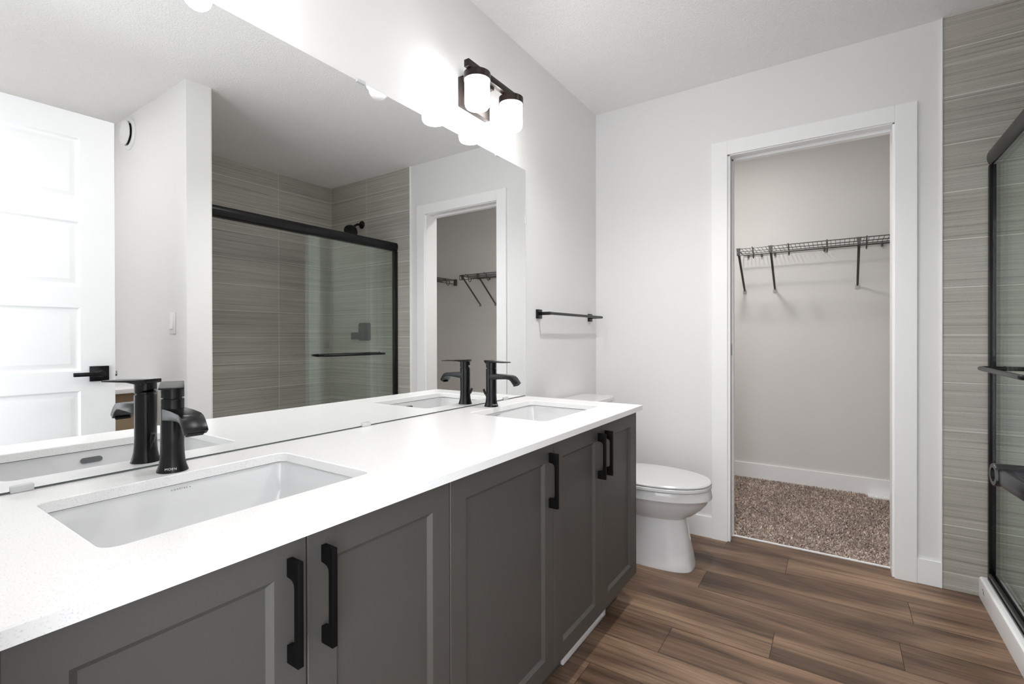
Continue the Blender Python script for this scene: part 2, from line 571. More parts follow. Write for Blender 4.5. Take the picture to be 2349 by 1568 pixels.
tile_wall('wall_shower_far', 'x', D, 0.005, [XT, 2.130, XB], (0.0, H), 1)
tile_wall('wall_shower_back', 'y', XB, 0.010, [YP1, 1.650, 2.260, D], (0.0, H), 1)
tile_wall('wall_shower_near', 'x', YP1, 0.008, [1.6155, 2.130, XB], (0.0, H), -1)

# ------------------------------------------------------------------ shower base, frame and doors
t = thing('shower_tray', 'low white shower base with a raised threshold along the wood floor', 'shower tray', (1.7217, 2.03, 0))
prof = [(1.7217, 0.0), (1.7217, 0.072), (1.7237, 0.079), (1.730, 0.0830), (1.797, 0.0830), (1.806, 0.078), (1.812, 0.066), (1.822, 0.035), (1.90, 0.028), (2.612, 0.034), (2.616, 0.0)]
link('pan', prism(bmesh.new(), prof, YP1+0.001, D-0.001, 'y'), 'acrylic', t)
bm = bmesh.new()
for yy, zz, w, hh in ((2.697, 0.054, 0.012, 0.006), (2.683, 0.048, 0.004, 0.014), (2.674, 0.042, 0.010, 0.004), (2.690, 0.044, 0.003, 0.010)):
    box(bm, 1.7212, 1.7218, yy-w/2, yy+w/2, zz-hh/2, zz+hh/2)
link('maker_mark', bm, 'ink', t)
bm = bmesh.new(); lathe(bm, [(0.045, 0.0305), (0.045, 0.034), (0.03, 0.0345)], (2.2, 2.03, 0), 'z', 28)
link('drain', bm, 'chrome', t)

fr_ = thing('shower_enclosure', 'black-framed shower enclosure with two sliding clear glass panels', 'shower enclosure', (1.765, 2.03, 0.083))
hp = []
for i in range(13):
    a = math.radians(90+180*i/12)
    hp.append((1.762+0.018*math.cos(a), 1.8215+0.034*math.sin(a)))
hp += [(1.792, 1.7875), (1.794, 1.7895), (1.794, 1.8535), (1.792, 1.8555)]
link('header', prism(bmesh.new(), hp, YP1+0.001, D-0.001, 'y'), 'black', fr_)
for ya, yb in ((D-0.022, D-0.0005), (YP1+0.0005, YP1+0.022)):
    bm = BX(1.748, 1.768, ya, yb, 0.0835, 1.787, bev=0.0015); box(bm, 1.7725, 1.792, ya, yb, 0.0835, 1.787, bev=0.0015)
    box(bm, 1.768, 1.7725, ya+0.001, yb-0.001, 0.0835, 1.787)
    link('jamb', bm, 'black', fr_)
tp = [(1.744, 0.0835), (1.744, 0.092), (1.7475, 0.0925), (1.7475, 0.108), (1.752, 0.112), (1.757, 0.112), (1.757, 0.093), (1.768, 0.093), (1.768, 0.115), (1.773, 0.115), (1.773, 0.093), (1.786, 0.093), (1.786, 0.118), (1.792, 0.118), (1.792, 0.0835)]
link('bottom_track', prism(bmesh.new(), tp, YP1+0.023, D-0.023, 'y'), 'black', fr_)


def towel_rail(y0, y1, xg, xo, z, r, side):
    bm = bmesh.new(); R = 0.022; pts = [(xg, y0, z)]
    s = 1 if xo > xg else -1
    for i in range(9):
        a = math.pi/2*i/8
        pts.append((xo - s*R + s*R*math.sin(a), y0 + R - R*math.cos(a), z))
    for i in range(9):
        a = math.pi/2*i/8
        pts.append((xo - s*R + s*R*math.cos(a), y1 - R + R*math.sin(a), z))
    pts.append((xg, y1, z))
    tube(bm, pts, r, 14)
    for yy in (y0, y1):
        lathe(bm, [(0.011, 0), (0.011, -0.006*s*-1 if False else 0.006)], (xg-0.006*(1 if s > 0 else 0) + (0.0 if s > 0 else 0), yy, z), 'x', 20)
    return bm


g1_ = link('sliding_door', BX(1.7590, 1.7650, 1.970, 2.742, 0.096, 1.800), 'glass', fr_)
link('towel_bar', towel_rail(2.045, 2.582, 1.7585, 1.690, 0.960, 0.0085, -1), 'black', g1_)
g2_ = link('sliding_door', BX(1.7760, 1.7820, 1.955, 2.727, 0.096, 1.800), 'glass', fr_)
link('towel_bar', towel_rail(2.045, 2.60, 1.783, 1.845, 0.960, 0.0085, 1), 'black', g2_)

# shower head and valve on the far tiled wall
t = thing('wall_shower', 'small black shower head on a short arm high on the tiled wall', 'shower head', (2.19, D, 2.06))
bm = bmesh.new(); lathe(bm, [(0.034, -0.0005), (0.034, -0.006), (0.026, -0.014), (0.012, -0.018)], (2.19, D, 2.06), 'y', 28)
link('flange', bm, 'black', t)
link('shower_arm', tube(bmesh.new(), [(2.19, D-0.01, 2.06), (2.19, D-0.05, 2.055), (2.187, D-0.075, 2.040), (2.183, D-0.095, 2.022)], 0.0095, 14), 'black', t)
bm = bmesh.new()
lathe(bm, [(0.012, 0.03), (0.021, 0.020), (0.021, 0.004), (0.030, -0.004), (0.048, -0.022), (0.057, -0.040), (0.057, -0.052), (0.050, -0.056)], (0, 0, 0), 'z', 32)
bmesh.ops.transform(bm, matrix=Matrix.Translation((2.178, D-0.108, 2.008)) @ Matrix.Rotation(math.radians(25), 4, 'Y') @ Matrix.Rotation(math.radians(-42), 4, 'X'), verts=bm.verts[:])
link('spray_head', bm, 'black', t)

t = thing('shower_valve', 'square black shower valve plate with a lever on the tiled wall', 'shower valve', (2.157, D, 1.135))
lp = lambda y, s, r: [Vector((2.157+p.x*s, y, 1.134+p.y*s)) for p in rrect(-0.077, 0.077, -0.077, 0.077, r, 0)]
bm = bmesh.new(); loft(bm, [lp(D-0.0005, 1, 0.022), lp(D-0.006, 1, 0.022), lp(D-0.009, 0.97, 0.022)])
link('cover_plate', bm, 'black', t)
bm = bmesh.new(); lathe(bm, [(0.034, -0.009), (0.030, -0.045), (0.026, -0.05)], (2.157, D, 1.125), 'y', 28)
box(bm, 2.135, 2.268, D-0.062, D-0.044, 1.068, 1.128, bev=0.006)
link('lever', bm, 'black', t)

# ------------------------------------------------------------------ vanity
XF = 0.545
PY = 0.009


def cabinet_door(y0, y1, hy, parent):
    z0, z1, fw_, t = 0.115, 0.7755, 0.052, 0.019
    bm = bmesh.new()
    g_ = 0.0012; y0 += g_; y1 -= g_

    def R(a, b, c, d, x): return [Vector((x, a, c)), Vector((x, b, c)), Vector((x, b, d)), Vector((x, a, d))]
    loops = [R(y0, y1, z0, z1, XF-t), R(y0, y1, z0, z1, XF-0.0012), R(y0+0.0012, y1-0.0012, z0+0.0012, z1-0.0012, XF),
             R(y0+fw_, y1-fw_, z0+fw_, z1-fw_+0.003, XF), R(y0+fw_+0.009, y1-fw_-0.009, z0+fw_+0.009, z1-fw_-0.006, XF-0.008)]
    loft(bm, loops)
    d = link('door', bm, 'cabinet', parent)
    a, b = hy-0.0048, hy+0.0048
    z, zt = 0.5955, 0.752
    prof = [(XF, z), (XF+0.029, z), (XF+0.029, zt), (XF, zt), (XF, zt-0.027)]
    prof += [(XF+0.008, zt-0.028), (XF+0.0145, zt-0.030), (XF+0.018, zt-0.034), (XF+0.019, zt-0.040)]
    prof += [(XF+0.019, z+0.040), (XF+0.018, z+0.034), (XF+0.0145, z+0.030), (XF+0.008, z+0.028), (XF, z+0.027)]
    link('pull_handle', prism(bmesh.new(), prof, a, b, 'y', bev=0.0007), 'pull', d)


def cabinet(label, y0, y1, doors, near=False, far=False):
    t = thing('vanity_cabinet', label, 'cabinet', (0.272, (y0+y1)/2, 0), group='grey vanity cabinets')
    b = BX(0.0, XF-0.0215, y0+0.0005, y0+0.016, 0.11, 0.7835); box(b, 0.0, XF-0.0215, y1-0.016, y1-0.0005, 0.11, 0.7835)
    box(b, 0.0, XF-0.0215, y0+0.016, y1-0.016, 0.11, 0.126); box(b, 0.0, 0.008, y0+0.016, y1-0.016, 0.126, 0.7835)
    box(b, XF-0.04, XF-0.0215, y0+0.016, y1-0.016, 0.755, 0.7835)
    if near: box(b, 0.0, XF-0.002, YN+0.0005, y0, 0.11, 0.7835)
    if far:  box(b, 0.0, XF-0.0005, y1, y1+0.0125, 0.115, 0.7835)
    link('carcass', b, 'cabinet', t)
    k0 = YN+0.0005 if near else y0; k1 = y1 - 0.008 if far else y1
    b = BX(0.455, 0.470, k0, k1, 0.0, 0.1095)
    if far: box(b, 0.0, 0.455, k1-0.016, k1, 0.0, 0.1095)
    link('toe_kick', b, 'cabinet', t)
    for (a, c, h) in doors: cabinet_door(a, c, h, t)


cabinet('grey shaker double-door vanity cabinet under the near sink', 0.112, 0.7825, [(0.112, 0.447, 0.4180), (0.447, 0.7825, 0.4765)], near=True)
cabinet('grey shaker single-door vanity cabinet between the two sinks', 0.7825, 1.240, [(0.7825, 1.240, 1.2125)])
cabinet('grey shaker double-door vanity cabinet under the far sink next to the toilet', 1.240, 1.9225, [(1.240, 1.583, 1.5545), (1.583, 1.9225, 1.6140)], far=True)

# white register in the toe kick
t = thing('toe_kick_register', 'white slotted floor-level vent under the far vanity cabinet', 'vent', (0.476, 1.59, 0))
link('face_plate', BX(0.4702, 0.4815, 1.415, 1.768, 0.001, 0.062, bev=0.003), 'plastic', t)
bm = bmesh.new()
for i in range(26):
    yy = 1.432 + i*0.0126; box(bm, 0.4812, 0.4824, yy, yy+0.0075, 0.012, 0.052)
link('louvers', bm, 'plastic', t)


# countertop with two cut-outs
def slab(holes, x0, x1, y0, y1, zt, zb, c=0.0018):
    bm = bmesh.new()

    def ring(pts): return [bm.verts.new(p) for p in pts]

    def bridge(a, b):
        n = len(a)
        for i in range(n):
            j = (i+1) % n; bm.faces.new((a[i], a[j], b[j], b[i]))
    rows = {}
    outs = [rrect(x0+d, x1-d, y0+d, y1-d, 0.003, z, 3) for d, z in ((c, zt), (0, zt-c), (0, zb))]
    sets = [outs]
    for (a, b, e, f) in holes:
        sets.append([rrect(a-d, b+d, e-d, f+d, 0.022+d, z, 6) for d, z in ((c, zt), (0, zt-c), (0, zb))])
    tops, bots = [], []
    for s in sets:
        r = [ring(p) for p in s]
        bridge(r[0], r[1]); bridge(r[1], r[2]); tops.append(r[0]); bots.append(r[2])
    for grp in (tops, bots):
        ed = []
        for r in grp:
            n = len(r)
            for i in range(n):
                e = bm.edges.get((r[i], r[(i+1) % n])); ed.append(e)
        bmesh.ops.triangle_fill(bm, use_beauty=True, edges=ed)
    return bm


S1 = (0.108, 0.430, 0.2280, 0.6690); S2 = (0.103, 0.430, 1.3880, 1.8290)
o = link('countertop', slab([S1, S2], 0.0005, 0.5668, YN+0.0005, 1.9497, HC, HC-0.0205), 'quartz')
tag(o, 'long white quartz countertop with two sink cut-outs over the grey cabinets', 'countertop')


def sink(x0, x1, y0, y1, label, ly):
    cy, cx = (y0+y1)/2, (x0+x1)/2
    t = thing('undermount_sink', label, 'sink', (cx, cy, HC-0.165), group='white rectangular sinks')
    zr = HC-0.0230; k = 0.006
    ins = [(-0.030, 0.030, zr), (-k, 0.026, zr), (-k+0.002, 0.026, zr-0.004), (0.0, 0.028, zr-0.05), (0.006, 0.032, zr-0.10), (0.020, 0.04, zr-0.128),
           (0.045, 0.045, zr-0.136), (0.12, 0.03, zr-0.1405)]
    out = [(0.118, 0.03, zr-0.149), (0.04, 0.045, zr-0.146), (0.010, 0.04, zr-0.132), (-0.010, 0.032, zr-0.10), (-0.016, 0.028, zr-0.02), (-0.030, 0.030, zr-0.012)]
    lps = [rrect(x0+d, x1-d, y0+d, y1-d, r, z, 6) for d, r, z in ins + out]
    bm = bmesh.new(); loft(bm, lps, True, False, False)
    vs = list(bm.verts); n = len(lps[0])
    for i in range(n):   # close the outer rim back to the first loop
        j = (i+1) % n; bm.faces.new((vs[(len(lps)-1)*n+i], vs[(len(lps)-1)*n+j], vs[j], vs[i]))
    k = len(ins)-1
    bm.faces.new([vs[k*n+i] for i in range(n)]); bm.faces.new([vs[(k+1)*n+i] for i in range(n)][::-1])
    link('basin', bm, 'ceramic', t)
    bm = bmesh.new(); lathe(bm, [(0.024, zr-0.1400), (0.024, zr-0.137), (0.014, zr-0.1355)], (cx-0.02, cy, 0), 'z', 28)
    link('drain', bm, 'black', t)
    # overflow slot on the front side
    xs = x1 - 0.0002 + 0.0008; pts = []
    for s, a0 in ((1, -90), (-1, 90)):
        for i in range(9):
            a = math.radians(a0 + 180*i/8); pts.append((cy + s*0.016 + 0.0072*math.cos(a), 0.7575 + 0.0072*math.sin(a)))
    bm = bmesh.new(); prism(bm, pts, xs-0.0022, xs+0.0025, 'x')
    link('overflow_slot', bm, 'slot', t)
    text_mesh('maker_name', 'contrac', 0.0074, frame_mtx((x0+0.0000+0.0008, ly, 0.7745), (0, 1, 0), (0.05, 0, 1)), 'ink', t, spacing=1.35)
    bm = bmesh.new(); lathe(bm, [(0.0010, 0.0), (0.0010, 0.0002)], (x0+0.0008, ly+0.0195, 0.7735), 'x', 12)
    link('maker_mark', bm, 'ink', t)


sink(*S1, 'white undermount sink in the near half of the countertop', 0.4440)
sink(*S2, 'white undermount sink at the far end of the countertop', 1.5760)


# faucets
def faucet(label, loc, rz=0.0):
    t = thing('bathroom_faucet', label, 'faucet', loc, rz, 'black single-hole faucets')
    bm = bmesh.new()
    lathe(bm, [(0.0285, 0.0), (0.0284, 0.0015), (0.0272, 0.005), (0.0248, 0.012), (0.0228, 0.022), (0.0216, 0.036), (0.0210, 0.055), (0.0212, 0.150), (0.0205, 0.1515)], (0, 0, 0), 'z', 48)
    link('body', bm, 'black', t, world=False)
    # spout: broad flat spout that bends down at its end
    top = [(0.000, 0.132), (0.055, 0.131), (0.092, 0.128), (0.104, 0.1245), (0.114, 0.1165), (0.123, 0.105), (0.128, 0.097)]
    bot = [(0.118, 0.089), (0.111, 0.096), (0.104, 0.105), (0.096, 0.1115), (0.084, 0.1135), (0.050, 0.112), (0.000, 0.1075)]
    bm = bmesh.new(); prism(bm, top+bot, -0.0205, 0.0205, 'y', bev=0.0012)
    link('spout', bm, 'black', t, world=False)
    bm = BX(0.1125, 0.125, -0.0150, 0.0150, 0.0880, 0.0925)
    bmesh.ops.transform(bm, matrix=Matrix.Translation((0.119, 0, 0.09)) @ Matrix.Rotation(math.radians(-30), 4, 'Y') @ Matrix.Translation((-0.119, 0, -0.089)), verts=bm.verts[:])
    link('aerator', bm, 'gap', t, world=False)
    # handle: cap with a long flat lever, turned a little to the left
    bm = bmesh.new()
    lathe(bm, [(0.0175, 0.151), (0.0175, 0.157)], (0, 0, 0), 'z', 32)
    lo, hi = [], []
    for i in range(40):
        a = 2*math.pi*i/40; x, y = 0.0212*math.cos(a), 0.0212*math.sin(a)
        lo.append(Vector((x, y, 0.1545 + 0.009*max(0, -x/0.0212)**1.0 if x < 0 else 0.1545))); hi.append(Vector((x, y, 0.179)))
    loft(bm, [lo, hi])
    pr = [(-0.0215, 0.178), (-0.0215, 0.1865), (0.010, 0.1845), (0.098, 0.1825), (0.100, 0.1805), (0.098, 0.1785), (0.03, 0.1785), (0.0, 0.174)]
    prism(bm, pr, -0.0208, 0.0208, 'y', bev=0.0012)
    lathe(bm, [(0.0032, -0.0212), (0.0032, -0.0206)], (-0.011, 0, 0.176), 'y', 16)
    bmesh.ops.transform(bm, matrix=Matrix.Rotation(math.radians(-19), 4, 'Z'), verts=bm.verts[:])
    link('lever_handle', bm, 'black', t, world=False)
    bm = bmesh.new()
    tube(bm, [(-0.012, 0, 0.012), (-0.030, 0.0, 0.050)], 0.0022, 10)
    tube(bm, [(-0.0285, 0.0, 0.047), (-0.0375, 0.0, 0.067)], 0.0048, 14)
    link('drain_rod', bm, 'black', t, world=False)
    return t


t = faucet('matte black faucet behind the near sink', (0.0690, 0.4470, HC), math.radians(-3))
a = math.radians(-28)
R_ = 0.0266
text_mesh('maker_name', 'MOEN', 0.0066, frame_mtx((0.069+R_*math.cos(a), 0.447+R_*math.sin(a), HC+0.0085), (-math.sin(a), math.cos(a), 0), (-0.35*math.cos(a), -0.35*math.sin(a), 1)), 'white_ink', t, spacing=1.15)
dup(t, (0.0680, 1.5800, HC), 'matte black faucet behind the far sink', rz=math.radians(3))

# mirror with clips
t = thing('wall_mirror', 'large frameless wall mirror above the double vanity', 'mirror', (-0.003, 1.03, 0.8145))
link('mirror_glass', BX(-0.0012, 0.0, YN+0.006, 1.9491, 0.8088, 1.8773), 'mirror', t, smooth=False)
link('backing', BX(-0.0048, -0.0014, YN+0.006, 1.9489, 0.8056, 1.8771), 'mirror_edge', t, smooth=False)
for yy in (0.233, 1.007, 1.778): link('mirror_clip', BX(-0.003, 0.006, yy-0.0155, yy+0.0155, 0.8055, 0.8175, bev=0.001), 'clip', t)
for yy in (0.991, 1.725): link('mirror_clip', BX(-0.003, 0.0045, yy-0.0155, yy+0.0155, 1.8735, 1.8835, bev=0.001), 'clip', t)
link('mirror_clip', BX(-0.003, 0.0025, 1.9485, 1.9515, 1.625, 1.655), 'clip', t)

# ------------------------------------------------------------------ vanity lights
def vanity_light(label, yc):
    t = thing('vanity_light', label, 'wall light', (-0.005, yc, 2.045), group='two-shade vanity lights')
    link('back_plate', BX(-0.005, 0.020, yc-0.088, yc+0.088, 1.990, 2.105, bev=0.001), 'bronze', t)
    bm = BX(0.02, 0.10, yc-0.008, yc+0.008, 2.062, 2.076); box(bm, 0.085, 0.10, yc-0.008, yc+0.008, 2.07, 2.078)
    link('arm', bm, 'bronze', t)
    link('crossbar', BX(0.099, 0.121, yc-0.177, yc+0.177, 2.071, 2.097, bev=0.0008), 'bronze', t)
    for s in (-1, 1):
        y = yc + s*0.1135
        bm = bmesh.new(); lathe(bm, [(0.046, 2.072), (0.0505, 2.0705), (0.0505, 2.044), (0.0485, 2.044), (0.0485, 2.068)], (0.11, y, 0), 'z', 48)
        link('shade_cap', bm, 'bronze', t)
        bm = bmesh.new(); lathe(bm, [(0.0465, 2.066), (0.0472, 2.040), (0.0472, 1.962), (0.0455, 1.951), (0.041, 1.944), (0.034, 1.941)], (0.11, y, 0), 'z', 48)
        link('glass_shade', bm, 'shade', t)


vanity_light('dark bronze two-shade vanity light over the far sink', 1.5515)
vanity_light('dark bronze two-shade vanity light above the near sink', 0.3900)


# recessed ceiling lights
def pot_light(label, x, y, lens, nm='recessed_light', r=0.062, watts=0):
    t = thing(nm, label, 'ceiling light', (x, y, H), group='round recessed ceiling lights')
    bm = bmesh.new(); lathe(bm, [(r+0.012, H-0.0003), (r+0.012, H-0.003), (r+0.002, H-0.0055), (r, H-0.0055), (r, H-0.0003)], (x, y, 0), 'z', 40)
    link('trim_ring', bm, 'plastic', t)
    bm = bmesh.new(); lathe(bm, [(r-0.0005, H-0.001), (r-0.0005, H-0.0045)], (x, y, 0), 'z', 40)
    link('lens', bm, lens, t)
    if watts:
        ld = bpy.data.lights.new('downlight', 'SPOT'); ld.energy = watts; ld.spot_size = math.radians(130); ld.spot_blend = 0.9
        ld.shadow_soft_size = 0.05; ld.color = (1.0, 0.98, 0.96)
        lo_ = bpy.data.objects.new('downlight', ld); C.objects.link(lo_); lo_.parent = t; lo_.location = (0, 0, -0.02)


pot_light('round recessed ceiling light straight above the middle of the vanity', 0.865, 0.90, 'pot', watts=POTN)
pot_light('round recessed ceiling light between the shower and the far sink', 0.846, 1.79, 'pot', watts=POTF)
pot_light('round flush light on the closet ceiling', 0.66, 3.30, 'closet_lens', r=0.11, watts=24)

pot_light('added round fill light, out of view on the alcove ceiling behind the door', 2.05, 0.30, 'alcove_fill_lens')  # unseen fill light, added to brighten the alcove and the partition wall

# ------------------------------------------------------------------ towel bar by the toilet
t = thing('towel_bar', 'black towel bar on the left wall above the toilet', 'towel bar', (-0.005, 2.37, 1.2))
for yy in (2.073, 2.672):
    link('mount_plate', BX(-0.005, 0.006, yy-0.0225, yy+0.0225, 1.1765, 1.2215, bev=0.001), 'black', t)
    link('post', BX(0.006, 0.068, yy-0.006, yy+0.006, 1.193, 1.209, bev=0.0015), 'black', t)
bm = bmesh.new()
tube(bm, [(0.067, 2.066, 1.201), (0.067, 2.692, 1.201)], 0.0075, 8)
link('bar', bm, 'black', t)


# ------------------------------------------------------------------ toilet
def egg(xb, xf, hw, z, n=44, sq=2.25, cy=2.360, wide=0.42):
    """outline pointing to +x: back at xb, front at xf"""
    pts = []
    xm = xb + (xf-xb)*wide
    for i in range(n):
        a = 2*math.pi*i/n; c, s = math.cos(a), math.sin(a)
        e = 2.0/sq
        X = abs(c)**e*(1 if c >= 0 else -1); Y = abs(s)**e*(1 if s >= 0 else -1)
        L_ = (xf-xm) if c >= 0 else (xm-xb)
        pts.append(Vector((xm+L_*X, cy+hw*Y, z)))
    return pts


TY = 2.360
t = thing('toilet', 'white two-piece toilet with a closed lid beyond the vanity', 'toilet', (0.36, TY, 0))
bm = bmesh.new()
lo = [egg(0.10, 0.674, 0.108, 0.0, sq=3.6, wide=0.5), egg(0.10, 0.674, 0.109, 0.012, sq=3.6, wide=0.5), egg(0.12, 0.664, 0.099, 0.07, sq=3.4, wide=0.5),
      egg(0.13, 0.650, 0.092, 0.14, sq=3.2, wide=0.5), egg(0.14, 0.640, 0.090, 0.20, sq=3.0, wide=0.5), egg(0.15, 0.634, 0.092, 0.228, sq=2.8, wide=0.5),
      egg(0.14, 0.642, 0.100, 0.2365, sq=2.6, wide=0.5), egg(0.14, 0.675, 0.120, 0.252, sq=2.4, wide=0.45), egg(0.14, 0.710, 0.147, 0.282, sq=2.3, wide=0.44), egg(0.14, 0.735, 0.166, 0.312, sq=2.2, wide=0.43),
      egg(0.14, 0.748, 0.176, 0.333, sq=2.2), egg(0.14, 0.752, 0.181, 0.3365, sq=2.2), egg(0.14, 0.7525, 0.182, 0.340, sq=2.2),
      egg(0.14, 0.746, 0.178, 0.374, sq=2.2), egg(0.14, 0.742, 0.174, 0.378, sq=2.2)]
loft(bm, lo)
link('bowl', bm, 'ceramic', t)
bm = bmesh.new()
loft(bm, [egg(0.245, 0.744, 0.180, 0.3800, sq=2.15), egg(0.245, 0.749, 0.184, 0.383, sq=2.15), egg(0.245, 0.749, 0.184, 0.394, sq=2.15), egg(0.245, 0.745, 0.181, 0.3975, sq=2.15)])
link('seat', bm, 'seat', t)
bm = bmesh.new()
loft(bm, [egg(0.240, 0.742, 0.179, 0.3995, sq=2.15), egg(0.240, 0.749, 0.184, 0.4015, sq=2.15), egg(0.240, 0.749, 0.184, 0.4065, sq=2.15), egg(0.243, 0.743, 0.179, 0.4115, sq=2.15),
          egg(0.27, 0.68, 0.145, 0.4150, sq=2.1), egg(0.33, 0.58, 0.08, 0.4170, sq=2.1)])
link('lid', bm, 'seat', t)
for yy in (TY-0.07, TY+0.07): link('seat_hinge', BX(0.225, 0.262, yy-0.02, yy+0.02, 0.379, 0.408, bev=0.004), 'seat', t)
bm = bmesh.new()
loft(bm, [rrect(0.030, 0.180, TY-0.175, TY+0.175, 0.03, 0.372), rrect(0.022, 0.188, TY-0.185, TY+0.185, 0.03, 0.42), rrect(0.014, 0.194, TY-0.195, TY+0.195, 0.03, 0.7300)])
link('tank', bm, 'ceramic', t)
bm = bmesh.new()
loft(bm, [rrect(0.010, 0.200, TY-0.200, TY+0.200, 0.02, 0.7305), rrect(0.008, 0.204, TY-0.203, TY+0.203, 0.02, 0.735), rrect(0.008, 0.204, TY-0.203, TY+0.203, 0.02, 0.752), rrect(0.012, 0.200, TY-0.199, TY+0.199, 0.02, 0.757)])
link('tank_lid', bm, 'ceramic', t)
bm = bmesh.new(); lathe(bm, [(0.012, 0.19), (0.012, 0.206)], (0, TY-0.14, 0.68), 'x', 20); box(bm, 0.204, 0.212, TY-0.15, TY-0.075, 0.672, 0.688, bev=0.003)
link('flush_lever', bm, 'chrome', t)

# ------------------------------------------------------------------ entrance door (open) seen in the mirror, its lever at the right edge of the photo
hinge = Vector((1.4595, 0.0835, 0)); ang = math.atan2(1.4175-1.4595, 0.800-0.0835)   # slab runs from the hinge into the room
d = bpy.data.objects.new('door_1', None); C.objects.link(d); d['kind'] = 'structure'
d.location = hinge; d.rotation_euler = (0, 0, -ang)
DW, DT, DH = 0.716, 0.035, 2.030
# local frame: y along the slab from the hinge, x = away from the vanity
bm = BX(0.0095, DT-0.0095, 0, DW, 0.010, DH)
zs_p = [0.23, 0.503, 0.590, 0.861, 0.945, 1.212, 1.300, 1.573, 1.664, 1.925]
yl, yr = 0.116, DW-0.116
for xa, xb in ((0.0, 0.0095), (DT-0.0095, DT)):
    for a, b in ((0, yl), (yr, DW)): box(bm, xa, xb, a, b, 0.010, DH)
    zz = [0.010] + zs_p + [DH]
    for a, b in zip(zz[0::2], zz[1::2]): box(bm, xa, xb, yl, yr, a, b)
slab_o = link('door_slab', bm, 'door', d, smooth=False, world=False)
bm = bmesh.new()
for a, b in zip(zs_p[0::2], zs_p[1::2]):
    for x, s in ((0.0, 1), (DT, -1)):
        def RR(i, dx): return [Vector((x+s*dx, yl+i, a+i)), Vector((x+s*dx, yr-i, a+i)), Vector((x+s*dx, yr-i, b-i)), Vector((x+s*dx, yl+i, b-i))]
        loft(bm, [RR(0.0, 0.001), RR(0.005, 0.006), RR(0.009, 0.008), RR(0.017, 0.0075), RR(0.030, 0.0035), RR(0.034, 0.0033)], True, False, True)
link('door_panel', bm, 'door', d, world=False)
ly, lz = 0.6605, 0.931
h_ = bmesh.new(); box(h_, -0.009, 0.0, ly-0.0325, ly+0.0325, lz-0.0325, lz+0.0325, bev=0.0012)
hd = link('door_handle', h_, 'black', d, world=False)
bm = bmesh.new()
lathe(bm, [(0.0165, -0.009), (0.0165, -0.014), (0.0125, -0.018), (0.0125, -0.046), (0.0118, -0.0475), (0.0075, -0.0475), (0.0075, -0.0455)], (0, ly, lz), 'x', 28)

b2 = bmesh.new()
lv = [(-0.0500, 0.0), (-0.0515, -0.03), (-0.0500, -0.06), (-0.0480, -0.090), (-0.0395, -0.092), (-0.0385, -0.06), (-0.0395, -0.03), (-0.0385, 0.0)]
prism(b2, [(u+0.0045, v+ly) for u, v in lv], lz-0.0085, lz+0.0085, 'z', bev=0.0025); merge(bm, b2)
link('lever', bm, 'black', hd, world=False)
bm = BX(0.010, 0.025, DW-0.0005, DW+0.0015, 0.90, 0.957); box(bm, 0.013, 0.022, DW, DW+0.011, 0.916, 0.940, bev=0.0015)
link('latch', bm, 'chrome', hd, world=False)
for z in (0.2, 1.0, 1.83): link('hinge', lathe(bmesh.new(), [(0.006, z), (0.006, z+0.09)], (0.0, -0.004, 0), 'z', 14), 'black', d, world=False)

# pocket door, slid into the far wall
bm = BX(0.050, 0.7575, WF+0.040, WB-0.040, 0.012, 2.035)
d2 = struct('door_2', bm, 'door')
link('edge_pull', BX(0.7570, 0.7585, WF+0.047, WB-0.047, 0.985, 1.045), 'black', d2)

# ------------------------------------------------------------------ light switch, round vent on the partition wall
t = thing('light_switch', 'white rocker light switch on the wall beside the door edge', 'light switch', (1.782, YP0, 1.165))
link('cover_plate', BX(1.747, 1.817, YP0-0.006, YP0, 1.107, 1.223, bev=0.002), 'plastic', t)
bm = prism(bmesh.new(), [(YP0-0.006, 1.130), (YP0-0.0125, 1.134), (YP0-0.008, 1.165), (YP0-0.0065, 1.198), (YP0-0.006, 1.2)], 1.765, 1.799, 'x')
link('rocker', bm, 'plastic', t)
t = thing('round_vent', 'round white air valve high on the wall near the ceiling', 'vent', (2.372, YP0, 2.333))
bm = bmesh.new(); lathe(bm, [(0.095, 0.0), (0.095, -0.006), (0.088, -0.014), (0.074, -0.014), (0.066, -0.008), (0.066, 0.0)], (2.372, YP0, 2.333), 'y', 48)
link('ring', bm, 'plastic', t)
bm = bmesh.new(); lathe(bm, [(0.064, -0.001), (0.064, -0.005)], (2.372, YP0, 2.333), 'y', 40)
link('throat', bm, 'hole', t)
bm = bmesh.new(); lathe(bm, [(0.02, -0.006), (0.060, -0.020), (0.071, -0.024), (0.073, -0.028), (0.068, -0.034), (0.040, -0.036), (0.036, -0.031), (0.02, -0.030)], (2.372, YP0, 2.333), 'y', 48)
link('valve_disc', bm, 'plastic', t)

# low white-topped tan cabinet in the alcove behind the open door
t = thing('alcove_cabinet', 'tan open cabinet with a white top seen in the mirror behind the door', 'cabinet', (2.31, 0.66, 0))
link('cabinet_top', BX(1.985, 2.6275, 0.18, YP0-0.0005, 0.782, 0.806, bev=0.0015), 'quartz', t)
link('side_panel', BX(2.005, 2.62, YP0-0.020, YP0-0.001, 0.0, 0.7815), 'tan', t)
link('back_panel', BX(2.080, 2.095, 0.21, YP0-0.020, 0.0, 0.7815), 'tan', t)
link('side_panel', BX(2.005, 2.62, 0.19, 0.209, 0.0, 0.7815), 'tan', t)


# ------------------------------------------------------------------ closet shelves
def rod(bm, a, b, r=0.003, seg=6): tube(bm, [a, b], r, seg)


